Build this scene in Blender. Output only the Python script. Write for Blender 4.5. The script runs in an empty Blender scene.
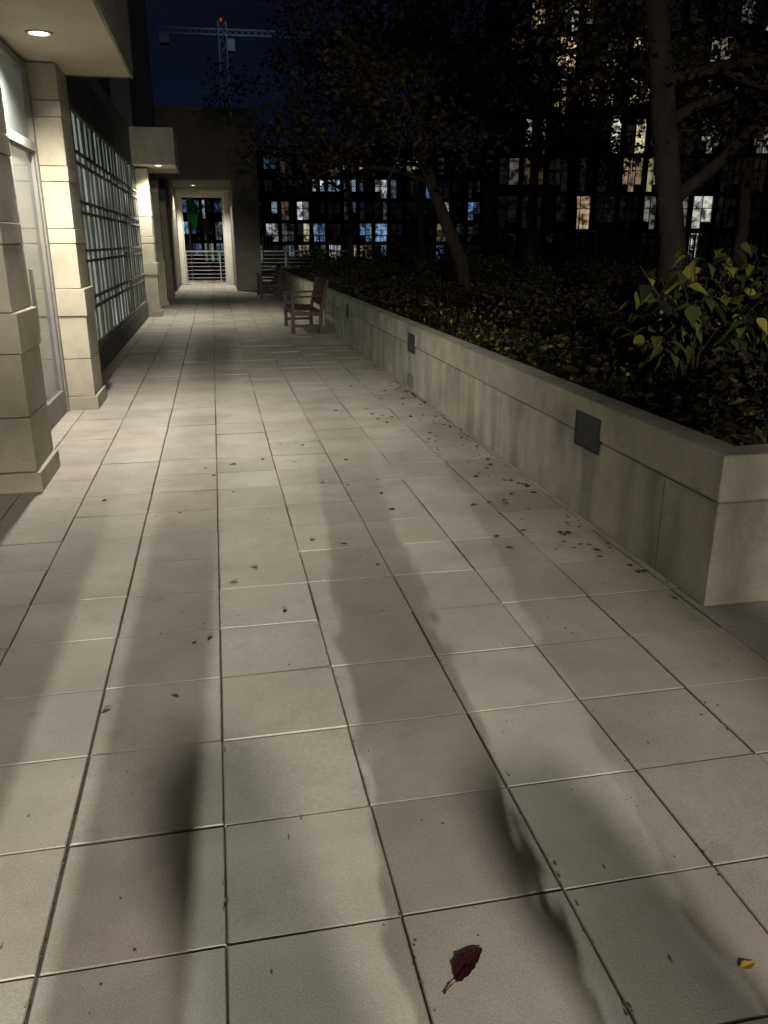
import bpy, bmesh, math, random
from mathutils import Vector, Matrix
random.seed(11)
scene = bpy.context.scene
COL = scene.collection

# ---------------------------------------------------------------- materials
def new_mat(name):
    m = bpy.data.materials.new(name); m.use_nodes = True
    nt = m.node_tree
    b = nt.nodes.get('Principled BSDF')
    return m, nt, b

def noise_mat(name, c1, c2, scale=6.0, rough=0.8, fine=120.0, bump=0.15, stretch=(1,1,1), attr=None, fine_amt=0.25, stain=None, spec=0.3, metal=0.0, spots=None):
    m, nt, b = new_mat(name)
    N = nt.nodes; L = nt.links
    tc = N.new('ShaderNodeTexCoord')
    mp = N.new('ShaderNodeMapping'); mp.inputs['Scale'].default_value = stretch
    L.new(tc.outputs['Object'], mp.inputs['Vector'])
    n1 = N.new('ShaderNodeTexNoise'); n1.inputs['Scale'].default_value = scale; n1.inputs['Detail'].default_value = 5; n1.inputs['Roughness'].default_value = .65
    L.new(mp.outputs[0], n1.inputs['Vector'])
    rp = N.new('ShaderNodeValToRGB')
    rp.color_ramp.elements[0].position = .32; rp.color_ramp.elements[0].color = (*c1, 1)
    rp.color_ramp.elements[1].position = .68; rp.color_ramp.elements[1].color = (*c2, 1)
    L.new(n1.outputs['Fac'], rp.inputs['Fac'])
    n2 = N.new('ShaderNodeTexNoise'); n2.inputs['Scale'].default_value = fine; n2.inputs['Detail'].default_value = 2
    L.new(tc.outputs['Object'], n2.inputs['Vector'])
    mr = N.new('ShaderNodeMapRange'); mr.inputs[1].default_value = .3; mr.inputs[2].default_value = .7
    mr.inputs[3].default_value = 1 - fine_amt; mr.inputs[4].default_value = 1 + fine_amt
    L.new(n2.outputs['Fac'], mr.inputs[0])
    mx = N.new('ShaderNodeVectorMath'); mx.operation = 'SCALE'
    L.new(rp.outputs['Color'], mx.inputs[0]); L.new(mr.outputs[0], mx.inputs['Scale'])
    out = mx.outputs[0]
    if attr:
        at = N.new('ShaderNodeAttribute'); at.attribute_name = attr
        mm = N.new('ShaderNodeVectorMath'); mm.operation = 'MULTIPLY'
        L.new(out, mm.inputs[0]); L.new(at.outputs['Color'], mm.inputs[1]); out = mm.outputs[0]
    def mask(out, sc, stretchv, amt, lo, hi, loc):
        n3 = N.new('ShaderNodeTexNoise'); n3.inputs['Scale'].default_value = sc; n3.inputs['Detail'].default_value = 4
        mp3 = N.new('ShaderNodeMapping'); mp3.inputs['Scale'].default_value = stretchv; mp3.inputs['Location'].default_value = loc
        L.new(tc.outputs['Object'], mp3.inputs['Vector']); L.new(mp3.outputs[0], n3.inputs['Vector'])
        m3 = N.new('ShaderNodeMapRange'); m3.inputs[1].default_value = lo; m3.inputs[2].default_value = hi
        m3.inputs[3].default_value = 1.0; m3.inputs[4].default_value = amt
        L.new(n3.outputs['Fac'], m3.inputs[0])
        ms = N.new('ShaderNodeVectorMath'); ms.operation = 'SCALE'
        L.new(out, ms.inputs[0]); L.new(m3.outputs[0], ms.inputs['Scale']); return ms.outputs[0]
    if stain: out = mask(out, stain[0], stain[1], stain[2], .42, .66, (3.1,1.7,.4))
    if spots: out = mask(out, spots[0], (1,1,1), spots[1], .62, .70, (7.3,2.2,1.4))
    L.new(out, b.inputs['Base Color'])
    b.inputs['Roughness'].default_value = rough
    b.inputs['Specular IOR Level'].default_value = spec
    b.inputs['Metallic'].default_value = metal
    if bump > .04:
        bp = N.new('ShaderNodeBump'); bp.inputs['Strength'].default_value = bump; bp.inputs['Distance'].default_value = .01
        L.new(n2.outputs['Fac'], bp.inputs['Height']); L.new(bp.outputs[0], b.inputs['Normal'])
    return m

M_tile = noise_mat('paver_concrete', (.31,.290,.252), (.395,.372,.325), 2.6, .8, 190, .08, attr='tint', fine_amt=.15, stain=(1.1,(1,1,1),.85), spots=(9,.90))
M_joint = noise_mat('joint_dirt', (.03,.026,.02), (.10,.088,.07), 9, .95)
M_ground = noise_mat('asphalt_ground', (.03,.03,.03), (.06,.06,.06), 1.0, .95)
M_wall = noise_mat('planter_concrete', (.34,.325,.265), (.48,.46,.385), 3.2, .85, 90, .2, fine_amt=.10, stain=(2.2,(1.6,1.6,.35),.6))
M_cope = noise_mat('coping_concrete', (.34,.325,.265), (.48,.46,.385), 4.0, .82, 90, .2, fine_amt=.10, stain=(2.8,(1.4,1.4,.8),.68))
M_stone = noise_mat('column_limestone', (.36,.335,.26), (.47,.44,.35), 3.0, .75, 70, .12, fine_amt=.07, stain=(2.0,(1,1,.5),.82))
M_white = noise_mat('white_frame_stone', (.55,.53,.47), (.65,.63,.56), 3.0, .7, 70, .1, fine_amt=.05)
M_soffit = noise_mat('soffit_plaster', (.45,.41,.31), (.52,.48,.37), 2.0, .8, 60, .05, fine_amt=.03)
M_fascia = noise_mat('fascia_stone', (.17,.16,.14), (.23,.22,.20), 2.0, .7, 60, .08, fine_amt=.05)
M_dark = noise_mat('dark_stone', (.06,.06,.062), (.095,.095,.095), 2.0, .7, 60, .1)
M_city = noise_mat('city_facade', (.02,.02,.022), (.035,.035,.037), 2.0, .8, 60, .02)
M_end = noise_mat('end_stone', (.11,.10,.085), (.16,.145,.125), 2.0, .8, 60, .1, fine_amt=.08)
M_frame = noise_mat('painted_metal_frame', (.42,.43,.40), (.48,.48,.45), 5, .45, 40, .02, fine_amt=.03)
M_dmetal = noise_mat('dark_metal', (.02,.02,.022), (.035,.035,.04), 8, .5, 60, .02)
M_vent = noise_mat('fixture_metal', (.035,.037,.045), (.06,.063,.075), 8, .55, 60, .02)
M_wood = noise_mat('bench_wood', (.020,.010,.009), (.038,.018,.016), 3, .6, 40, .15, stretch=(1,8,8), spec=.2)
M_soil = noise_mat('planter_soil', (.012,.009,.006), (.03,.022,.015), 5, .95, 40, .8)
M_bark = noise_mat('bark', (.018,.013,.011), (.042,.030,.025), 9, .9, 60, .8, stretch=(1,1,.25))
M_crane = noise_mat('crane_steel', (.3,.33,.38), (.4,.43,.5), 3, .6, bump=0)

def leaf_mat(name, c1, c2, rough=.55):
    m, nt, b = new_mat(name); N = nt.nodes; L = nt.links
    at = N.new('ShaderNodeNewGeometry')
    rp = N.new('ShaderNodeValToRGB')
    rp.color_ramp.elements[0].color = (*c1, 1); rp.color_ramp.elements[1].color = (*c2, 1)
    L.new(at.outputs['Random Per Island'], rp.inputs['Fac'])
    L.new(rp.outputs[0], b.inputs['Base Color'])
    b.inputs['Roughness'].default_value = rough
    b.inputs['Specular IOR Level'].default_value = .15
    return m
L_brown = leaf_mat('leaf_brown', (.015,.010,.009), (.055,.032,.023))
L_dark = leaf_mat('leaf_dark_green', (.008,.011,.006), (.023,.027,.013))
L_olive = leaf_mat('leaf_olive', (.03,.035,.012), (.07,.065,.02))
L_bgreen = leaf_mat('leaf_broad_green', (.022,.035,.011), (.07,.08,.025))
L_yellow = leaf_mat('leaf_yellow_green', (.06,.08,.016), (.22,.20,.045))
L_gold = leaf_mat('leaf_gold', (.30,.19,.03), (.42,.30,.07))
L_red = noise_mat('leaf_red', (.014,.004,.005), (.040,.008,.010), 40, .6, 200, .3, spec=.15)
L_litter = leaf_mat('leaf_litter', (.025,.016,.012), (.12,.08,.04))

def emit_mat(name, col, s):
    m = bpy.data.materials.new(name); m.use_nodes = True; nt = m.node_tree; nt.nodes.clear()
    o = nt.nodes.new('ShaderNodeOutputMaterial'); e = nt.nodes.new('ShaderNodeEmission')
    e.inputs[0].default_value = (*col, 1); e.inputs[1].default_value = s
    nt.links.new(e.outputs[0], o.inputs[0]); return m
M_lamp = emit_mat('lamp_lens', (1,.93,.78), 14)
M_red = emit_mat('red_beacon', (1,.10,.03), .3)

def window_mat(name, strength):
    m = bpy.data.materials.new(name); m.use_nodes = True; nt = m.node_tree; N = nt.nodes; L = nt.links
    b = N['Principled BSDF']; b.inputs['Base Color'].default_value = (.02,.025,.03,1); b.inputs['Roughness'].default_value = .15
    at = N.new('ShaderNodeAttribute'); at.attribute_name = 'tint'
    tc = N.new('ShaderNodeTexCoord'); n = N.new('ShaderNodeTexNoise'); n.inputs['Scale'].default_value = 1.9; n.inputs['Detail'].default_value = 4
    L.new(tc.outputs['Object'], n.inputs['Vector'])
    mr = N.new('ShaderNodeMapRange'); mr.inputs[1].default_value = .38; mr.inputs[2].default_value = .62; mr.inputs[3].default_value = .08; mr.inputs[4].default_value = 1.3
    L.new(n.outputs['Fac'], mr.inputs[0])
    v = N.new('ShaderNodeVectorMath'); v.operation = 'SCALE'
    L.new(at.outputs['Color'], v.inputs[0]); L.new(mr.outputs[0], v.inputs['Scale'])
    L.new(v.outputs[0], b.inputs['Emission Color']); b.inputs['Emission Strength'].default_value = strength
    m.cycles.emission_sampling = 'NONE'
    return m
M_win = window_mat('lit_window_glass', .75)
M_win_dim = window_mat('dim_window_glass', .55)

# ---------------------------------------------------------------- mesh helpers
def empty(name, loc=(0,0,0)):
    e = bpy.data.objects.new(name, None); e.location = loc; COL.objects.link(e); return e

def mesh_obj(name, verts, faces, mats, parent=None, midx=None, smooth=False, tints=None):
    me = bpy.data.meshes.new(name); me.from_pydata(verts, [], faces)
    for m in (mats if isinstance(mats, (list, tuple)) else [mats]): me.materials.append(m)
    if midx: me.polygons.foreach_set('material_index', midx)
    if smooth: me.polygons.foreach_set('use_smooth', [True]*len(faces))
    if tints:
        ca = me.color_attributes.new('tint', 'FLOAT_COLOR', 'CORNER')
        data = []
        for p, t in zip(me.polygons, tints):
            for _ in range(p.loop_total): data.extend((t[0], t[1], t[2], 1))
        ca.data.foreach_set('color', data)
    me.update()
    o = bpy.data.objects.new(name, me); COL.objects.link(o)
    if parent: o.parent = parent
    return o

class Boxes:
    def __init__(s): s.v = []; s.f = []
    def add(s, x0, x1, y0, y1, z0, z1):
        b = len(s.v)
        s.v += [(x0,y0,z0),(x1,y0,z0),(x1,y1,z0),(x0,y1,z0),(x0,y0,z1),(x1,y0,z1),(x1,y1,z1),(x0,y1,z1)]
        s.f += [(b,b+3,b+2,b+1),(b+4,b+5,b+6,b+7),(b,b+1,b+5,b+4),(b+1,b+2,b+6,b+5),(b+2,b+3,b+7,b+6),(b+3,b,b+4,b+7)]
        return s
    def prism(s, poly, z0, z1):
        b = len(s.v); n = len(poly)
        s.v += [(x,y,z0) for x,y in poly]+[(x,y,z1) for x,y in poly]
        s.f += [tuple(b+n-1-i for i in range(n)), tuple(b+n+i for i in range(n))]
        for i in range(n):
            j=(i+1)%n; s.f.append((b+i,b+j,b+n+j,b+n+i))
    def bar(s, p0, p1, w, t=None):
        p0 = Vector(p0); p1 = Vector(p1); d = (p1-p0).normalized(); t = t or w
        up = Vector((0,0,1)) if abs(d.z) < .9 else Vector((0,1,0))
        a = d.cross(up).normalized()*w/2; c = a.cross(d).normalized()*t/2
        b = len(s.v)
        for p in (p0, p1):
            s.v += [tuple(p-a-c), tuple(p+a-c), tuple(p+a+c), tuple(p-a+c)]
        s.f += [(b,b+1,b+2,b+3),(b+4,b+7,b+6,b+5),(b,b+4,b+5,b+1),(b+1,b+5,b+6,b+2),(b+2,b+6,b+7,b+3),(b+3,b+7,b+4,b)]
    def obj(s, name, mat, parent=None, bevel=0):
        o = mesh_obj(name, s.v, s.f, mat, parent)
        if bevel:
            m = o.modifiers.new('b', 'BEVEL'); m.width = bevel; m.segments = 2; m.limit_method = 'ANGLE'
        return o

def tube(V, F, pts, rads, n=8):
    rings = []
    for i, p in enumerate(pts):
        p = Vector(p)
        d = (Vector(pts[min(i+1, len(pts)-1)]) - Vector(pts[max(i-1, 0)]))
        if d.length < 1e-6: d = Vector((0,0,1))
        d.normalize()
        up = Vector((1,0,0)) if abs(d.x) < .8 else Vector((0,1,0))
        a = d.cross(up).normalized(); b = d.cross(a).normalized()
        base = len(V)
        for k in range(n):
            t = 2*math.pi*k/n
            V.append(tuple(p + (a*math.cos(t)+b*math.sin(t))*rads[i]))
        rings.append(base)
    for r0, r1 in zip(rings[:-1], rings[1:]):
        for k in range(n):
            F.append((r0+k, r0+(k+1) % n, r1+(k+1) % n, r1+k))
    b = rings[-1]; F.append(tuple(range(b, b+n)))

def leaf(V, F, p, size, nrm=None, w=.5):
    d = Vector((random.gauss(0,1), random.gauss(0,1), random.gauss(0,.7)-.2)).normalized()
    n = nrm or Vector((random.gauss(0,1), random.gauss(0,1), random.gauss(0,1)))
    a = d.cross(n)
    if a.length < 1e-3: a = Vector((1,0,0))
    a.normalize(); up = a.cross(d)*.12*size
    p = Vector(p); b = len(V)
    V += [tuple(p), tuple(p+d*size*.38+a*size*w*.5+up), tuple(p+d*size), tuple(p+d*size*.38-a*size*w*.5+up)]
    F += [(b,b+1,b+2),(b,b+2,b+3)]

def broad_leaf(V, F, p, d, size, w=.55):
    d = Vector(d).normalized(); side = d.cross(Vector((random.gauss(0,.35),random.gauss(0,.35),1)))
    if side.length < 1e-3: side = Vector((1,0,0))
    side.normalize(); up = side.cross(d).normalized()
    prof = [.0,.62,.98,.92,.6,.25,0]; n = len(prof)-1; b = len(V); p = Vector(p)
    droop = random.uniform(.25,.9)
    for i,q in enumerate(prof):
        t = i/n; c = p+d*size*t-Vector((0,0,1))*size*droop*t*t
        wd = q*size*w*.5; f = .22*wd
        V += [tuple(c+side*wd+up*f), tuple(c-up*.02*size), tuple(c-side*wd+up*f)]
    for i in range(n):
        a = b+i*3; F += [(a,a+1,a+4,a+3),(a+1,a+2,a+5,a+4)]
    return 2*n

# ---------------------------------------------------------------- ground + pavement
g = 400
mesh_obj('ground', [(-g,-g,-.5),(g,-g,-.5),(g,g,-.5),(-g,g,-.5)], [(0,1,2,3)], M_ground)
mesh_obj('paving_bed', [(-3,-18,-.010),(9,-18,-.010),(9,38,-.010),(-3,38,-.010)], [(0,1,2,3)], M_joint)
def pavement():
    V=[];F=[];T=[]
    sx, sy = .4185, .4112
    x0 = -.072 - sx*7; y0 = 1.489 - sy*45
    for i in range(-1, 29):
        for j in range(0, 132):
            xa = x0+i*sx; ya = y0+j*sy
            if xa > 2.25 and ya > 3.1: continue
            if xa < -2.1 and ya < 28: continue
            gp = .0015+random.random()*.0012
            xl, xr, yl, yr = xa+gp, xa+sx-gp, ya+gp, ya+sy-gp
            if i==6: xl += .003
            jx = random.gauss(0,.0013); jy = random.gauss(0,.0013)
            xl+=jx; xr+=jx; yl+=jy; yr+=jy
            h = random.gauss(0,.0010); tx = random.gauss(0,.0020); ty = random.gauss(0,.0020)
            bv = .0030; b = len(V)
            for (x,y) in ((xl,yl),(xr,yl),(xr,yr),(xl,yr)): V.append((x,y,-.02))
            for (x,y) in ((xl,yl),(xr,yl),(xr,yr),(xl,yr)): V.append((x,y,h-.003+tx*(x-xa)+ty*(y-ya)))
            for (x,y) in ((xl+bv,yl+bv),(xr-bv,yl+bv),(xr-bv,yr-bv),(xl+bv,yr-bv)): V.append((x,y,h+tx*(x-xa)+ty*(y-ya)))
            fs = [(b+8,b+9,b+10,b+11)]
            for k in range(4):
                k2=(k+1)%4
                fs.append((b+4+k,b+4+k2,b+8+k2,b+8+k)); fs.append((b+k,b+k2,b+4+k2,b+4+k))
            t = random.gauss(1,.045); w = random.gauss(0,.010)
            tint = (t+w, t, t-w)
            F += fs; T += [tint]+[(tint[0]*.76,tint[1]*.74,tint[2]*.71),(.4,.38,.35)]*4
    mesh_obj('pavement', V, F, M_tile, tints=T)
pavement()

# ---------------------------------------------------------------- planter
def planter():
    P = empty('planter_wall')
    B = Boxes(); X0=2.06; Y0=2.917; step=2.35
    B.prism([(X0,Y0),(4.6,Y0),(4.6,Y0+.2),(X0+.2,Y0+.2),(X0+.2,3.35),(X0,3.35)],0,.484)
    edges=[3.35+step*i for i in range(0,12)]
    for a,b in zip(edges[:-1],edges[1:]): B.add(X0, X0+.20, a+.004, b, 0, .484)
    xe=[4.6,6.8,9.0,11.0,13]
    for a,b in zip(xe[:-1],xe[1:]): B.add(a+.004, b, Y0, Y0+.20, 0, .484)
    B.obj('lower_wall', M_wall, P, .005)
    R = Boxes(); R.prism([(X0+.012,Y0+.012),(13,Y0+.012),(13,Y0+.15),(X0+.15,Y0+.15),(X0+.15,29.1),(X0+.012,29.1)],.47,.51)
    R.obj('reveal', M_wall, P)
    C = Boxes(); X0-=.006; Y0-=.006
    C.prism([(X0,Y0),(6.2,Y0),(6.2,Y0+.16),(X0+.16,Y0+.16),(X0+.16,6.9),(X0,6.9)],.494,.70)
    edges=[6.9,10.9,14.9,18.9,22.9,26.9,29.2]
    for a,b in zip(edges[:-1],edges[1:]): C.add(X0, X0+.16, a+.004, b, .494, .70)
    xe=[6.2,10,13]
    for a,b in zip(xe[:-1],xe[1:]): C.add(a+.004, b, Y0, Y0+.16, .494, .70)
    C.obj('coping', M_cope, P, .008)
planter()
def fixtures():
    for i,y in enumerate((4.2,8.59,12.98,17.4)):
        P = empty('recessed_wall_light', (2.054,y,.515))
        B = Boxes(); w,h=.155,.10
        B.add(-.010,.03,-w,w,h-.010,h); B.add(-.010,.03,-w,w,-h,-h+.010)
        B.add(-.010,.03,-w,-w+.010,-h+.010,h-.010); B.add(-.010,.03,w-.010,w,-h+.010,h-.010)
        B.obj('frame', M_dmetal, P, .002)
        L=Boxes(); L.add(-.003,.02,-w+.010,w-.010,-h+.010,h-.010)
        L.obj('back_plate', M_dmetal, P)
        S=Boxes()
        for k in range(11):
            z=-h+.015+k*.0165
            S.add(-.006,-.003,-w+.012,w-.012,z,z+.010)
        S.obj('louvres', M_vent, P)
    P = empty('vent_panel', (2.058,8.62,.10)); B=Boxes(); B.add(-.006,.01,-.16,.16,-.07,.07); B.obj('plate', M_fascia, P, .002)
    B=Boxes(); [B.add(-.010,-.006,-.14,.14,-.05+k*.025,-.04+k*.025) for k in range(5)]; B.obj('slats', M_fascia, P)
fixtures()
def soil():
    V=[];F=[];nx,ny=60,120
    for j in range(ny+1):
        for i in range(nx+1):
            x=2.20+i*(26-2.20)/nx; y=3.07+j*(34-3.07)/ny
            V.append((x,y,.58+.05*math.sin(x*2.1+y)*math.cos(y*1.3)+random.random()*.03+min(.3,(x-2.2)*.05)))
    for j in range(ny):
        for i in range(nx):
            a=j*(nx+1)+i; F.append((a,a+1,a+nx+2,a+nx+1))
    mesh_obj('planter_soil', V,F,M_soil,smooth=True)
soil()

# ---------------------------------------------------------------- left building
def column(y0, x1=-1.235, w=.36, d=.55, top=3.03):
    P = empty('stone_column', (x1, y0, 0))
    B = Boxes()
    B.add(-w-.045, .045, -.045, d+.045, 0, .13)
    course=[(.36,.018),(.40,.018),(.25,.032),(.40,.0),(.13,.005),(.40,.0),(.13,.005),(.40,.0),(.13,.005),(.60,.0)]
    z=.134
    for h,e in course:
        if z>=top-.02: break
        z2=min(z+h, top)
        B.add(-w-e, e, -e, d+e, z, z2-.006); z=z2
    B.obj('blocks', M_stone, P, .005)
    C=Boxes(); C.add(-w+.010,-.010,.010,d-.010,.05,top-.005); C.obj('core', M_fascia, P)
    return P
column(5.41); column(8.2)
column(18.7); column(22.2, x1=-1.25, w=.3, d=.4); column(25.6, x1=-1.25, w=.3,d=.4)
column(2.55); column(-.3)

def terrace_building():
    P = empty('terrace_building')
    W = Boxes(); W.add(-1.75,-1.46, 8.78, 18.7, 0, .30)
    W.obj('plinth', M_dark, P, .006)
    W = Boxes()
    W.add(-1.9,-1.47, 8.78, 18.7, 3.05, 3.75)
    W.add(-9,-1.60, -10, 8.76, 3.72, 6.5)
    W.add(-9,-1.9, 8.76, 19.6, 3.752, 8.5)
    W.add(-9,-1.52, 19.7, 28.6, 3.1, 12)
    W.add(-9,-1.55, 19.1, 28.6, 0, 3.098)
    W.obj('upper_wall', M_dark, P)
    G = Boxes(); y0,y1=8.78,18.68; z0,z1=.30,3.05
    rows=5; rh=(z1-z0)/rows
    for r in range(rows+1):
        z=z0+r*rh
        if 0<r<rows:
            G.add(-1.515,-1.476,y0,y1,z-.075,z-.045); G.add(-1.515,-1.476,y0,y1,z+.045,z+.075)
        else:
            o=.03 if r==0 else -.03
            G.add(-1.53,-1.47,y0,y1,z-.03+o,z+.03+o)
    n=11
    for c in range(n+1):
        y=y0+c*(y1-y0)/n
        G.add(-1.52,-1.482,y-.026,y+.026,z0+.06,z1-.06)
        if c<n:
            ym=y+(y1-y0)/n/2
            G.add(-1.512,-1.488,ym-.01,ym+.01,z0+.062,z1-.062)
    G.obj('window_grid', M_end, P, .002)
    V=[];F=[];T=[]
    for r in range(rows):
        for c in range(n*2):
            ya=y0+c*(y1-y0)/n/2; yb=ya+(y1-y0)/n/2; za=z0+r*rh; zb=za+rh
            b=len(V); o=random.gauss(0,.004)
            V+=[(-1.515+o,ya,za),(-1.515-o,yb,za),(-1.515+o,yb,zb),(-1.515-o,ya,zb)]; F.append((b,b+1,b+2,b+3))
            t=random.uniform(.5,1.25); T.append((.80*t,.95*t,.88*t))
    m,nt,bb=new_mat('frosted_glass'); N=nt.nodes; L=nt.links
    at=N.new('ShaderNodeAttribute'); at.attribute_name='tint'
    tc=N.new('ShaderNodeTexCoord'); nz=N.new('ShaderNodeTexNoise'); nz.inputs['Scale'].default_value=1.3; nz.inputs['Detail'].default_value=3
    L.new(tc.outputs['Object'],nz.inputs['Vector'])
    mr=N.new('ShaderNodeMapRange'); mr.inputs[1].default_value=.35; mr.inputs[2].default_value=.65; mr.inputs[3].default_value=.35; mr.inputs[4].default_value=1.4
    L.new(nz.outputs['Fac'],mr.inputs[0])
    v=N.new('ShaderNodeVectorMath'); v.operation='SCALE'; L.new(at.outputs['Color'],v.inputs[0]); L.new(mr.outputs[0],v.inputs['Scale'])
    v2=N.new('ShaderNodeVectorMath'); v2.operation='SCALE'; v2.inputs['Scale'].default_value=.2; L.new(v.outputs[0],v2.inputs[0])
    L.new(v2.outputs[0],bb.inputs['Base Color']); L.new(v.outputs[0],bb.inputs['Emission Color'])
    bb.inputs['Emission Strength'].default_value=.20; bb.inputs['Roughness'].default_value=.14  # glow put into the panes stands in for light from inside
    m.cycles.emission_sampling='NONE'
    mesh_obj('glass_panes', V,F,m,P,tints=T)
    D = Boxes()
    for (a,b) in ((5.99,8.18),(3.13,5.38)):
        mid=(a+b)/2
        D.add(-1.56,-1.46,a,a+.08,0,3.0); D.add(-1.56,-1.46,b-.08,b,0,3.0)
        D.add(-1.55,-1.47,mid-.05,mid+.05,0,2.3); D.add(-1.56,-1.46,a+.08,b-.08,2.3,2.38); D.add(-1.56,-1.46,a+.08,b-.08,2.93,3.0)
        D.add(-1.545,-1.475,a+.08,mid-.05,.0,.22); D.add(-1.545,-1.475,mid+.05,b-.08,.0,.22)
        D.add(-1.545,-1.475,a+.08,a+.15,.22,2.3); D.add(-1.545,-1.475,b-.15,b-.08,.22,2.3)
        D.add(-1.47,-1.44,mid-.12,mid-.09,.85,1.35); D.add(-1.47,-1.44,mid+.09,mid+.12,.85,1.35)
    D.obj('door_frames', M_fascia, P, .004)
    GL=Boxes(); GL.add(-1.515,-1.505,3.2,5.35,.1,2.95); GL.add(-1.515,-1.505,6.05,8.12,.1,2.95)
    m,nt,bb=new_mat('door_glass'); bb.inputs['Base Color'].default_value=(.10,.11,.11,1); bb.inputs['Roughness'].default_value=.1
    bb.inputs['Emission Color'].default_value=(.8,.85,.75,1); bb.inputs['Emission Strength'].default_value=.05
    m.cycles.emission_sampling='NONE'
    GL.obj('door_glass', m, P)
    S = Boxes(); S.add(-1.62,-.66,-10,8.76,3.03,3.06); S.add(-1.62,-.66,18.0,20.4,3.05,3.08); S.obj('soffit', M_soffit, P)
    Fa= Boxes(); Fa.add(-1.62,-.63,-10,8.79,3.062,3.70); Fa.add(-.658,-.63,-10,8.79,3.02,3.06); Fa.add(-1.62,-.66,8.765,8.79,3.02,3.06)
    Fa.obj('fascia', M_fascia, P, .008)
    Fb=Boxes(); Fb.add(-1.9,-.63,17.98,20.42,3.082,3.72); Fb.add(-.658,-.63,17.98,20.42,3.04,3.08); Fb.add(-1.62,-.66,17.98,17.995,3.04,3.08)
    Fb.obj('far_fascia', M_stone, P, .008)
terrace_building()

def downlight(x,y,z,power,size=.045,angle=150,blend=.5,col=(1,.94,.80)):
    P = empty('recessed_downlight', (x,y,z))
    V=[];F=[];n=24
    for k in range(n):
        t=2*math.pi*k/n; c,s=math.cos(t),math.sin(t)
        V+=[(c*.10,s*.10,-.002),(c*.10,s*.10,-.012),(c*.075,s*.075,-.012),(c*.07,s*.07,-.004)]
    for k in range(n):
        a=k*4; b=((k+1)%n)*4
        for q in range(3): F.append((a+q,b+q,b+q+1,a+q+1))
    mesh_obj('trim_ring', V,F,M_frame,P)
    mesh_obj('lens', [(math.cos(2*math.pi*k/n)*.072,math.sin(2*math.pi*k/n)*.072,-.005) for k in range(n)],[tuple(range(n))[::-1]],M_lamp,P)
    l=bpy.data.lights.new('downlight','SPOT'); l.energy=power; l.shadow_soft_size=size; l.spot_size=math.radians(angle); l.spot_blend=blend; l.color=col
    o=bpy.data.objects.new('lamp',l); o.location=(0,0,-.03); o.parent=P; COL.objects.link(o)
downlight(-1.16,7.13,3.03,560,angle=138,blend=.9)
downlight(-.98,18.3,3.05,420,angle=140,blend=.8)
downlight(-1.02,-1.4,3.03,30)

# ---------------------------------------------------------------- end building with portal
def end_building():
    P = empty('end_building')
    B=Boxes()
    B.add(-6,-1.26,28.7,29.3,0,5.5); B.add(.74,1.59,28.7,29.3,0,5.5); B.add(-1.26,.74,28.7,29.3,3.5,5.5)
    B.obj('portal_wall', M_end, P, .02)
    B=Boxes(); B.add(-1.5,-1.262,29.303,33.6,0,3.5); B.add(.742,1.0,29.303,33.6,0,3.5); B.add(-1.5,1.0,29.303,33.6,3.505,3.8)
    B.add(-2.2,1.7,33.62,35.6,3.4,3.7)  # outer slab added to carry the lamp above the railing side
    B.obj('passage_walls', M_end, P)
    B=Boxes()
    B.add(-1.26,-1.10,33.3,33.59,0,3.25); B.add(.50,.74,33.3,33.59,0,3.25); B.add(-1.26,.74,33.3,33.59,3.25,3.5)
    B.obj('inner_frame', M_white, P, .01)
    B=Boxes(); B.add(-1.10,-1.04,33.5,33.58,0,3.25); B.add(.44,.50,33.5,33.58,0,3.25); B.add(-1.04,.44,33.5,33.58,3.18,3.25)
    B.obj('door_jamb', M_frame, P, .004)
    C=Boxes(); C.add(-6,1.65,28.64,33.6,5.502,5.62); C.obj('parapet_cap', M_end, P, .01)
end_building()
downlight(-.55,31.6,3.50,560,angle=140)
downlight(-.3,34.9,3.39,200,angle=150)  # added lamp, no known source; brightens the railing and floor outside

def rail(name, p0, p1, h, z, mat, pitch=.12, post=1.8, bar=.02, top=.06, mid=False):
    P=empty(name, p0); B=Boxes()
    d=Vector((p1[0]-p0[0],p1[1]-p0[1],0)); Ln=d.length; d.normalize()
    at=lambda t,zz:(d.x*t,d.y*t,zz)
    B.bar(at(0,z+h),at(Ln,z+h),top,top*.6); B.bar(at(0,z+.1),at(Ln,z+.1),.03)
    if mid:
        for q in range(1,7): B.bar(at(0,z+.1+q*(h-.1)/7),at(Ln,z+.1+q*(h-.1)/7),.02,.03)
    else:
        n=int(Ln/pitch)
        for i in range(n+1): B.bar(at(i*Ln/n,z+.1),at(i*Ln/n,z+h-top*.3),bar)
    n=max(1,int(Ln/post))
    for i in range(n+1): B.bar(at(i*Ln/n,z),at(i*Ln/n,z+h),.055)
    B.obj('bars',mat,P); return P
rail('terrace_railing',(-4,37.2,0),(6,37.2,0),1.2,0,M_frame,.11,1.3,.012,.12,mid=True)
rail('garden_fence',(1.8,31.0,0),(24,29.5,0),1.25,.55,M_dmetal,.13)
rail('garden_fence',(14,29,0),(16,6,0),1.35,.6,M_dmetal,.13)

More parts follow.
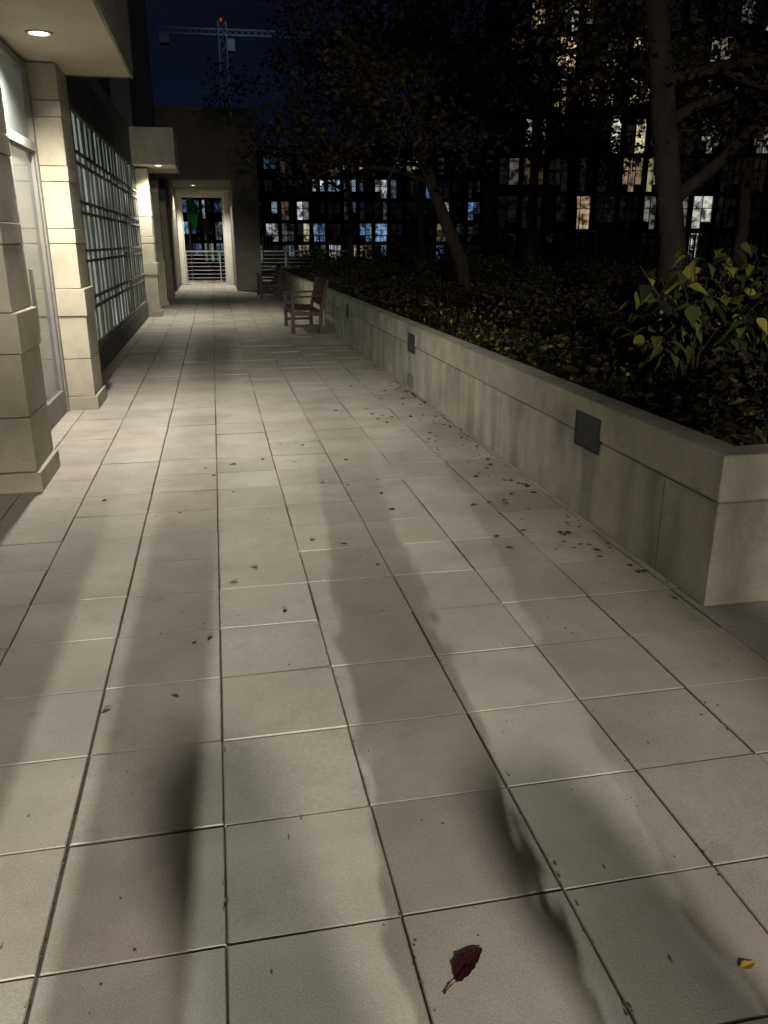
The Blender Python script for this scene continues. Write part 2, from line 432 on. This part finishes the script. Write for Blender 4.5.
# ---------------------------------------------------------------- benches
def bench(x,y,L=1.55):
    P=empty('park_bench',(x,y,0)); B=Boxes()
    for yy in (0,L-.06):
        B.add(.02,.085,yy,yy+.06,0,.62)
        B.bar((.54,yy+.03,0),(.56,yy+.03,.42),.065)
        B.bar((.56,yy+.03,.40),(.68,yy+.03,.92),.06)
        B.bar((.0,yy+.03,.635),(.66,yy+.03,.655),.075,.032)
        B.bar((.05,yy+.03,.36),(.56,yy+.03,.34),.05,.07)
        B.bar((.05,yy+.03,.14),(.55,yy+.03,.14),.035,.05)
    B.add(.03,.06,.06,L-.06,.33,.40); B.add(.52,.55,.06,L-.06,.32,.39)
    for k in range(5): 
        B.add(.03+k*.103,.03+k*.103+.088,.0601,L-.0601,.405-k*.004,.430-k*.004)
    B.obj('frame_and_seat',M_wood,P,.006)
    K=Boxes()
    K.bar((.672,.06,.88),(.672,L-.06,.88),.035,.09); K.bar((.585,.06,.50),(.585,L-.06,.50),.03,.06)
    n=13
    for i in range(n):
        yy=.12+i*(L-.24)/(n-1); K.bar((.59,yy,.52),(.662,yy,.84),.045,.015)
    K.obj('backrest',M_wood,P,.004)
bench(1.27,14.6); bench(1.27,24.6,1.6)

# ---------------------------------------------------------------- trees and shrubs
def tree(name, pts, rads, seed, nbr=9, reach=2.0, depth=3, leaves=5000, lsize=.10, mats=None, zmin=2.3, spread=.42, extra=None):
    random.seed(seed)
    P=empty(name, pts[0]); o0=Vector(pts[0])
    V=[];F=[]; pts=[Vector(p)-o0 for p in pts]
    tube(V,F,pts,rads,10)
    tips=[]
    def grow(p,d,ln,r,dep):
        q=[p]; rr=[r]; n=4; dd=d.copy()
        for i in range(n):
            dd=(dd+Vector((random.gauss(0,.22),random.gauss(0,.22),random.gauss(.03,.14)))).normalized()
            q.append(q[-1]+dd*ln/n); rr.append(r*(1-.6*(i+1)/n))
            if dep<=1: tips.append(q[-1].copy())
        tube(V,F,q,rr,6 if dep>1 else 4)
        if dep>0:
            for _ in range(3):
                k=random.randint(1,n)
                nd=(dd+Vector((random.gauss(0,.7),random.gauss(0,.7),random.gauss(.05,.45)))).normalized()
                grow(q[k],nd,ln*random.uniform(.5,.75),rr[k]*.7,dep-1)
    tot=len(pts)
    for b in range(nbr):
        k=random.uniform(.35,1)*(tot-1); i=int(min(k,tot-1.001)); t=k-i
        p=pts[i].lerp(pts[i+1],t)
        if p.z+o0.z<zmin-.2: continue
        a=random.uniform(0,2*math.pi)
        grow(p,Vector((math.cos(a),math.sin(a),random.uniform(.05,.8))).normalized(),reach*random.uniform(.6,1.1),rads[i]*.55,depth-1)
    if extra:
        for (p,q,r) in extra:
            p=Vector(p)-o0;q=Vector(q)-o0; m=(p+q)/2+Vector((0,0,-.06))
            tube(V,F,[p,m,q],[r,r*.8,r*.55],8)
            grow(q,(q-p).normalized(),reach*.7,r*.5,1)
    mesh_obj('trunk_and_limbs',V,F,M_bark,P,smooth=True)
    V=[];F=[];mi=[]
    tips=[t for t in tips if t.z+o0.z>zmin] or tips
    for _ in range(leaves):
        t=random.choice(tips)
        p=t+Vector((random.gauss(0,spread*.5),random.gauss(0,spread*.5),random.gauss(-.04,spread*.38)))
        leaf(V,F,p,lsize*random.uniform(.6,1.3),w=random.uniform(.45,.75))
        m=random.choices(range(len(mats)),[.62,.3,.08][:len(mats)])[0]; mi+=[m,m]
    mesh_obj('foliage',V,F,mats,P,midx=mi)
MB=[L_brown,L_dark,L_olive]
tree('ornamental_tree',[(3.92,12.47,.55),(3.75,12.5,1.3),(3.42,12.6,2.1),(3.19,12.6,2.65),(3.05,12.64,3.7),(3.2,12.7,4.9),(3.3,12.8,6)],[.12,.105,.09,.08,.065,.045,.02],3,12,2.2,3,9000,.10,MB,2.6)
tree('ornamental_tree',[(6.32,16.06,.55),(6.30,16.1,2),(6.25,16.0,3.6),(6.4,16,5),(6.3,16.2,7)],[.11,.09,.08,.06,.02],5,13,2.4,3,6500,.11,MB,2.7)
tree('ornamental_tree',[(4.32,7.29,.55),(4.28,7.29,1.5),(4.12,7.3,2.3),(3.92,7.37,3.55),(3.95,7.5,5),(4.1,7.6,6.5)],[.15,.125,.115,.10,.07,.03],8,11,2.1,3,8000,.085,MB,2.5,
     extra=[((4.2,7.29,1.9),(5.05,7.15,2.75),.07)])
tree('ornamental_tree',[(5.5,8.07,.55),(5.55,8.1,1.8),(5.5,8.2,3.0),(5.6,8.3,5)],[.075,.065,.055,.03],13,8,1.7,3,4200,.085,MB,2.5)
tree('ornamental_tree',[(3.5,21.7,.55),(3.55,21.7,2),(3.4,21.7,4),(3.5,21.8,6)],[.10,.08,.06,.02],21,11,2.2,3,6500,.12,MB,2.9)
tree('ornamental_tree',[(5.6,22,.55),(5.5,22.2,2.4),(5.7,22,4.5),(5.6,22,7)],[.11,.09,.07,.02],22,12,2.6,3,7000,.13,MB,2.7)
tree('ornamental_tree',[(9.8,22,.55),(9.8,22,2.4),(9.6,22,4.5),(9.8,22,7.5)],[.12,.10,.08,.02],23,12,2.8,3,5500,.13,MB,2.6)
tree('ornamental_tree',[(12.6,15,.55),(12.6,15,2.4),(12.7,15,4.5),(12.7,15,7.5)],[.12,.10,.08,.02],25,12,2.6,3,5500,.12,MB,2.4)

def shrub(name,x,y,z,rx,ry,h,n,ls,mats,wts,seed,w=(.45,.75),lo=.35):
    random.seed(seed)
    P=empty(name,(x,y,z)); V=[];F=[]
    for k in range(14):
        a=random.uniform(0,6.28); r=random.uniform(.3,.95)
        q=Vector((math.cos(a)*rx*r,math.sin(a)*ry*r,h*random.uniform(.55,1)))
        tube(V,F,[(q.x*.15,q.y*.15,-.05),(q.x*.5,q.y*.5,q.z*.6),tuple(q)],[.012,.009,.004],4)
    mesh_obj('stems',V,F,M_bark,P)
    V=[];F=[];mi=[]
    lumps=[(random.uniform(-.7,.7)*rx,random.uniform(-.7,.7)*ry,random.uniform(lo,.85)*h,random.uniform(.25,.5)) for _ in range(max(5,int(rx*ry*10)))]
    for _ in range(n):
        l=random.choice(lumps)
        d=Vector((random.gauss(0,1),random.gauss(0,1),random.gauss(0,1))).normalized()*(random.random()**.4)
        p=(l[0]+d.x*l[3]*min(rx,1.2),l[1]+d.y*l[3]*min(ry,1.2),max(.0,l[2]+d.z*l[3]*h))
        leaf(V,F,p,ls*random.uniform(.6,1.3),w=random.uniform(*w)); m=random.choices(range(len(mats)),wts)[0]; mi+=[m,m]
    mesh_obj('foliage',V,F,mats,P,midx=mi)

def broad_shrub(x,y,z,rx,ry,h,nst,seed,wts):
    random.seed(seed); P=empty('broadleaf_shrub',(x,y,z)); V=[];F=[];LV=[];LF=[];mi=[]
    mats=[L_yellow,L_bgreen,L_dark]
    for k in range(nst):
        a=random.uniform(0,6.28); r=random.uniform(.2,1)
        q=Vector((math.cos(a)*rx*r,math.sin(a)*ry*r,h*random.uniform(.5,1)*(1.1-.35*r)))
        m=Vector((q.x*.45,q.y*.45,q.z*.62)); b=Vector((q.x*.1,q.y*.1,-.05))
        tube(V,F,[b,m,q],[.009,.007,.003],5)
        for j in range(9):
            t=.35+.65*j/8; p=m.lerp(q,(t-.35)/.65)
            d=Vector((math.cos(a+j*2.4),math.sin(a+j*2.4),random.uniform(-.6,.3)))
            nf=broad_leaf(LV,LF,p+d*.02,d,random.uniform(.07,.15),random.uniform(.6,.85))
            c=random.choices((0,1,2),wts)[0]; mi+=[c]*nf
    mesh_obj('stems',V,F,M_bark,P); mesh_obj('leaves',LV,LF,mats,P,midx=mi,smooth=True)
broad_shrub(3.05,4.75,.6,.55,.55,1.05,46,41,(.34,.42,.24))
broad_shrub(3.85,5.2,.6,.6,.6,1.0,40,42,(.2,.45,.35))
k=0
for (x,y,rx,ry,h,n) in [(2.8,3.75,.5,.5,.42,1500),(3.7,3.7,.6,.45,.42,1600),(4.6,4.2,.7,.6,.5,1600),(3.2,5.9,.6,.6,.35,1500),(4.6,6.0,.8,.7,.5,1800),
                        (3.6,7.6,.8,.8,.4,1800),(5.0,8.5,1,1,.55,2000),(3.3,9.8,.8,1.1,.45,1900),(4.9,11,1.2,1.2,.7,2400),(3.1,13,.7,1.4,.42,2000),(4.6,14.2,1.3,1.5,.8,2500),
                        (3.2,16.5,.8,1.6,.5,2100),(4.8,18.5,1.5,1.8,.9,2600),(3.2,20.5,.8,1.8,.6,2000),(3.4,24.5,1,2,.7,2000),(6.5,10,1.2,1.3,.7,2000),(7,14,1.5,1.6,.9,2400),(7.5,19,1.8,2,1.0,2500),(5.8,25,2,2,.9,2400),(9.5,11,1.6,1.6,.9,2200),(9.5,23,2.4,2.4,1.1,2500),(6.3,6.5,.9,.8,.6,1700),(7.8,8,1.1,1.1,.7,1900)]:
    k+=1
    shrub('shade_shrub',x,y,.6,rx,ry,h,n,.055+.0012*k,[L_brown,L_dark,L_olive],[.42,.52,.06],60+k)
def cover():
    random.seed(90); V=[];F=[];mi=[]
    for _ in range(8500):
        y=3.25+random.random()**1.1*22; x=2.25+abs(random.gauss(0,.38))
        h=.63+random.random()*.19*(1+.6*math.sin(y*2.3+x*3))
        leaf(V,F,(x,y,h),random.uniform(.035,.075),w=.6)
        yel = (5.0<y<9.5 and random.random()<.24)
        m= random.choice((2,3)) if yel else random.choices((0,1,2),(.4,.5,.1))[0]; mi+=[m,m]
    mesh_obj('ground_cover_plants',V,F,[L_brown,L_dark,L_olive,L_yellow],midx=mi)
cover()

# ---------------------------------------------------------------- fallen leaves
def flat_leaf(V,F,x,y,s,ang,curl=.3):
    b=len(V); n=5; c,sn=math.cos(ang),math.sin(ang)
    prof=[0,.55,.8,.6,.25,0]
    for i in range(n+1):
        t=i/n; wd=prof[i]*s*.33
        for q in (-1,0,1):
            lx=t*s; ly=q*wd; z=.004+curl*s*(.35*abs(q)*prof[i]+.3*(t-.5)**2)
            V.append((x+lx*c-ly*sn,y+lx*sn+ly*c,z))
    for i in range(n):
        for q in range(2):
            a=b+i*3+q; F.append((a,a+1,a+4,a+3))
def litter():
    random.seed(77); V=[];F=[];mi=[]
    def put(x,y,s):
        c0=len(F); flat_leaf(V,F,x,y,s,random.uniform(0,6.28),random.uniform(.1,.9)); m=random.choices((0,1,2),(.86,.11,.03))[0]; mi.extend([m]*(len(F)-c0))
    for _ in range(130): put(2.03-abs(random.gauss(0,.42)), random.uniform(3.6,9.0), random.uniform(.02,.055))
    for _ in range(150): put(2.04-abs(random.gauss(0,.10)), random.uniform(3.0,16), random.uniform(.015,.055))
    for _ in range(18): put(random.gauss(.1,.5), random.uniform(3.2,6.5), random.uniform(.025,.055))
    for _ in range(28): put(random.uniform(-1.1,1.9), random.uniform(1.0,16), random.uniform(.01,.035))
    for (x,y,s) in ((-.10,3.05,.04),(-.18,3.0,.035),(-.22,2.6,.035),(.02,3.6,.05),(.12,3.75,.05),(-.48,2.55,.04)): put(x,y,s)
    mesh_obj('fallen_leaves',V,F,[L_litter,L_olive,L_gold],midx=mi)
    V=[];F=[]
    for _ in range(1300):
        x=random.uniform(-1.2,2.0); y=.8+random.random()**1.4*9; s=random.uniform(.0015,.005)
        if random.random()<.6: x=-.072+.4185*round((x+.072)/.4185)+random.gauss(0,.006)
        b=len(V); V+=[(x,y,s),(x+s,y,.001),(x-s*.6,y+s,.001),(x-s*.5,y-s,.001)]; F+=[(b,b+1,b+2),(b,b+2,b+3),(b,b+3,b+1)]
    mesh_obj('grit',V,F,M_joint)
litter()
def red_leaf():
    P=empty('red_leaf',(.398,1.262,0)); V=[];F=[]
    ang=math.radians(40); n=12; s=.108
    for i in range(n+1):
        t=i/n; wd=s*.21*max(0,math.sin(math.pi*t**.85))**.75*(1+.10*math.sin(i*2.4))
        for q in (-1,-.5,0,.5,1):
            lx=.035+t*s; ly=q*wd+.010*math.sin(t*3); z=.004+.006*abs(q)*(wd/(s*.21))*(1 if q>0 else .4)+.01*max(0,t-.6)+.0012*math.sin(i*1.7+q*3)
            V.append((lx*math.cos(ang)-ly*math.sin(ang),lx*math.sin(ang)+ly*math.cos(ang),z))
    for i in range(n):
        for q in range(4):
            a=i*5+q; F.append((a,a+1,a+6,a+5))
    mesh_obj('blade',V,F,L_red,P,smooth=True)
    V=[];F=[]; tube(V,F,[(-.008,.0,.003),(.010,.014,.006),(.035*math.cos(ang),.035*math.sin(ang),.007),(.08*math.cos(ang),.085*math.sin(ang),.008)],[.0022,.0018,.0014,.0008],6)
    mesh_obj('stem',V,F,L_red,P)
red_leaf()
def yl():
    V=[];F=[]; flat_leaf(V,F,1.06,1.19,.045,.2,.25); mesh_obj('yellow_leaf',V,F,L_gold)
yl()

# ---------------------------------------------------------------- background city
def city_building(name,x,y,rot,width,height,floors,bays,lit,seed,cols,depth=12,z0=-.5,body=M_city,balc=True,win=M_win):
    random.seed(seed)
    P=empty(name,(x,y,z0)); P.rotation_euler=(0,0,rot)
    fh=height/floors; bw=width/bays; e=min(.22,bw*.12)
    B=Boxes(); B.add(0,width,.35,depth,0,height+.5)
    for f in range(floors+1): B.add(-.1,width+.1,0,.348,f*fh-.18,f*fh+.18)
    for b in range(bays+1): 
        for f in range(floors): B.add(b*bw-e,b*bw+e,.05,.347,f*fh+.182,(f+1)*fh-.182)
    B.add(-.15,width+.15,-.05,depth+.1,height+.502,height+.8)
    B.obj('walls',body,P)
    V=[];F=[];T=[]; M=Boxes(); R=Boxes()
    for f in range(floors):
        for b in range(bays):
            xa=b*bw+e; xb=(b+1)*bw-e; za=f*fh+.18; zb=(f+1)*fh-.18
            nsub=random.choice((2,3)); 
            on=random.random()<lit; c=random.choice(cols); base=random.uniform(.15,1)**1.5*1.4
            for s in range(nsub):
                x0=xa+(xb-xa)*s/nsub; x1=xa+(xb-xa)*(s+1)/nsub
                zs=za+(.6 if random.random()<.5 else 0)
                t=base*random.uniform(.1,1.2) if on and random.random()<.8 else random.uniform(0,.012)
                i=len(V); V+=[(x0,.335,zs),(x1,.335,zs),(x1,.335,zb),(x0,.335,zb)]; F.append((i,i+1,i+2,i+3)); T.append((c[0]*t,c[1]*t,c[2]*t))
                M.add(x0-.04,x0+.04,.28,.333,za,zb)
            M.add(xa,xb,.285,.33,za+(zb-za)*.62,za+(zb-za)*.62+.06)
            if balc and (b%3==1):
                R.add(xa-.2,xb+.2,-1.2,-.11,f*fh-.12,f*fh+.02)
                R.add(xa-.2,xb+.2,-1.2,-1.16,f*fh+1.0,f*fh+1.06)
                nn=int((xb-xa)/.22)
                for q in range(nn+1): R.add(xa+q*(xb-xa)/nn-.015,xa+q*(xb-xa)/nn+.015,-1.19,-1.17,f*fh+.022,f*fh+.998)
    mesh_obj('windows',V,F,win,P,tints=T); M.obj('window_mullions',M_dmetal,P)
    if R.v: R.obj('balconies',M_fascia,P)
    return P
warm=[(1,.86,.55),(1,.93,.74),(.95,.97,.82),(1,.75,.42)]
cool=[(.35,.6,1),(.6,.8,1),(.9,.95,1),(1,.85,.6)]
city_building('apartment_building',24,70,math.radians(-12),46,36,12,22,.40,5,warm)
city_building('office_building',2.0,84,math.radians(-8),26,10,5,17,.5,7,cool,balc=False,win=M_win_dim)
city_building('office_building',-16,92,0,17.5,6.5,3,14,.7,9,[(.25,.5,1),(.4,.7,1),(.8,.9,1)],balc=False,win=M_win_dim)

def crane():
    P=empty('tower_crane',(0,120,0)); B=Boxes()
    def truss(p0,p1,w,n,ch,dg):
        p0=Vector(p0);p1=Vector(p1); d=(p1-p0)
        if abs(d.z)>abs(d.x): offs=[Vector((-w,-w,0)),Vector((w,-w,0)),Vector((w,w,0)),Vector((-w,w,0))]
        else: offs=[Vector((0,-w,0)),Vector((0,w,0)),Vector((0,0,w*1.8))]
        for o in offs: B.bar(p0+o,p1+o,ch)
        for i in range(n):
            a=p0+d*i/n; b=p0+d*(i+1)/n
            for q in range(len(offs)): B.bar(a+offs[q],b+offs[(q+1)%len(offs)],dg)
    truss((3,0,0),(3,0,28.6),.5,22,.10,.05)
    truss((-5,0,27),(22,0,27.3),.38,32,.13,.05)
    B.add(-5,-3.8,-.7,.7,25.8,26.8)
    B.add(3.6,4.5,-.7,.7,25.2,26.6)
    B.obj('lattice',M_crane,P)
    C=Boxes(); C.add(2.75,3.05,-.6,-.3,28.6,28.9); C.obj('beacon',M_red,P)
    l=bpy.data.lights.new('crane_work_light','POINT'); l.energy=230; l.color=(.6,.8,1); l.shadow_soft_size=.4
    o=bpy.data.objects.new('work_light',l); o.location=(5,-7,28); o.parent=P; COL.objects.link(o)
crane()
def flag():
    P=empty('flag_pole',(-1.1,44,0)); V=[];F=[]; tube(V,F,[(0,0,-.5),(0,0,3),(0,0,6)],[.05,.045,.03],8); mesh_obj('pole',V,F,M_frame,P)
    V=[];F=[]; n=10
    for j in range(n+1):
        for i in range(7):
            t=i/6; V.append((.04+t*(.5-.2*j/n),.08*math.sin(i*1.6+j*.3),3.7-j*.12-t*t*.5))
    for j in range(n):
        for i in range(6): a=j*7+i; F.append((a,a+1,a+8,a+7))
    m,nt,b=new_mat('green_flag_cloth'); b.inputs['Base Color'].default_value=(.04,.6,.16,1); b.inputs['Roughness'].default_value=.8
    mesh_obj('flag',V,F,m,P,smooth=True)
flag()

# ---------------------------------------------------------------- unseen stand-ins added behind the viewpoint to throw the long bands of shade
def shade_posts():
    P=empty('shade_posts',(0,-3.2,0)); B=Boxes()  # made-up posts, widths shaped to cast the light and dark stripes
    for (a,b) in ((-1.25,-.66),(-.50,-.30),(1.75,1.92)):
        B.add(a,b,-.07,.07,0,2.98)
    B.add(-1.3,1.95,-.05,.05,2.982,3.12)
    B.obj('posts_and_beam',M_dmetal,P,.006)
shade_posts()
def shade_plant(x,y,h,r,seed):  # unseen potted plants, added to cast the foreground shadows
    random.seed(seed); P=empty('shade_topiary',(x,y,0)); V=[];F=[]
    tube(V,F,[(0,0,0),(0,0,.02),(0,0,.30),(0,0,.33)],[r*.8,r*.85,r*1.1,r*1.1],16); mesh_obj('pot',V,F,M_vent,P)
    V=[];F=[]; tube(V,F,[(0,0,.3),(.01,0,h*.7),(0,0,h)],[.03,.025,.01],6); mesh_obj('stem',V,F,M_bark,P)
    V=[];F=[]
    for _ in range(4500):
        t=random.random(); z=.35+t*(h-.35); rr=r*(1.0+.1*math.sin(t*5+seed))*(1-.15*t)
        a=random.uniform(0,6.28); q=random.random()**.5*rr
        leaf(V,F,(math.cos(a)*q,math.sin(a)*q,z),.05,w=.7)
    mesh_obj('foliage',V,F,L_dark,P)
shade_plant(.36,-.55,1.22,.15,1); shade_plant(1.02,-.6,1.14,.17,1)
shrub('shade_shrub',2.0,-1.5,0,.5,.35,1.0,5000,.09,[L_brown,L_dark,L_olive],[.4,.5,.1],200,lo=.5)  # unseen shrub added to shade the paving at right

def post_lamp(x,y,z,power,target,size,angle,col,name='floodlight_pole',blend=.6):
    P=empty(name,(x,y,0)); V=[];F=[]; tube(V,F,[(0,-.18,0),(0,-.18,z*.5),(0,-.18,z+.1)],[.06,.05,.045],10); mesh_obj('pole',V,F,M_dmetal,P)
    B=Boxes(); B.add(-.16,.16,-.14,-.02,z-.1,z+.14); B.obj('housing',M_dmetal,P,.01)
    l=bpy.data.lights.new('flood','SPOT'); l.energy=power; l.shadow_soft_size=size; l.spot_size=math.radians(angle); l.spot_blend=blend; l.color=col
    o=bpy.data.objects.new('lamp',l); o.location=(0,.06,z); o.parent=P; COL.objects.link(o)
    d=Vector(target)-Vector((x,y+.06,z)); o.rotation_euler=d.to_track_quat('-Z','Y').to_euler()
post_lamp(1.6,-7.5,4.3,4500,(.4,2.2,0),.22,66,(1,.92,.78),blend=1)
post_lamp(-.6,-13,3.0,19000,(-.6,6,0),.05,18,(.98,1,.88),blend=.95)
post_lamp(-.2,41,4.2,7000,(-.1,24,0),.08,70,(1,.95,.8))

# ---------------------------------------------------------------- world / moonlight
w=bpy.data.worlds.new('World'); scene.world=w; w.use_nodes=True
nt=w.node_tree; bg=nt.nodes['Background']
sky=nt.nodes.new('ShaderNodeTexSky'); sky.sky_type='NISHITA'; sky.sun_disc=False; sky.sun_elevation=math.radians(-4); sky.sun_rotation=math.radians(200)
tc=nt.nodes.new('ShaderNodeTexCoord'); mp=nt.nodes.new('ShaderNodeMapping'); mp.inputs['Scale'].default_value=(1,1,5)
nz=nt.nodes.new('ShaderNodeTexNoise'); nz.inputs['Scale'].default_value=2.2; nz.inputs['Detail'].default_value=4
nt.links.new(tc.outputs['Generated'],mp.inputs[0]); nt.links.new(mp.outputs[0],nz.inputs['Vector'])
rp=nt.nodes.new('ShaderNodeValToRGB'); rp.color_ramp.elements[0].position=.4; rp.color_ramp.elements[0].color=(.014,.024,.075,1)
rp.color_ramp.elements[1].position=.75; rp.color_ramp.elements[1].color=(.06,.10,.24,1)
nt.links.new(nz.outputs['Fac'],rp.inputs[0])
ad=nt.nodes.new('ShaderNodeVectorMath'); ad.operation='ADD'
nt.links.new(sky.outputs[0],ad.inputs[0]); nt.links.new(rp.outputs[0],ad.inputs[1]); nt.links.new(ad.outputs[0],bg.inputs[0])
bg.inputs[1].default_value=.07
w.cycles.sampling_method='NONE'
s=bpy.data.lights.new('moon','SUN'); s.energy=.008; s.angle=math.radians(.5); s.color=(.8,.88,1)
so=bpy.data.objects.new('moon_light',s); so.rotation_euler=(math.radians(50),0,math.radians(30)); COL.objects.link(so)

# ---------------------------------------------------------------- camera
cam=bpy.data.cameras.new('camera'); co=bpy.data.objects.new('camera',cam); COL.objects.link(co)
co.location=(0,0,1.55); co.rotation_euler=(math.radians(90-18.6),0,math.radians(-11.5))
cam.sensor_fit='VERTICAL'; cam.sensor_height=24; cam.lens=18.75; cam.clip_end=1500; cam.clip_start=.05
scene.camera=co
scene.view_settings.view_transform='Standard'; scene.view_settings.look='None'; scene.view_settings.exposure=0
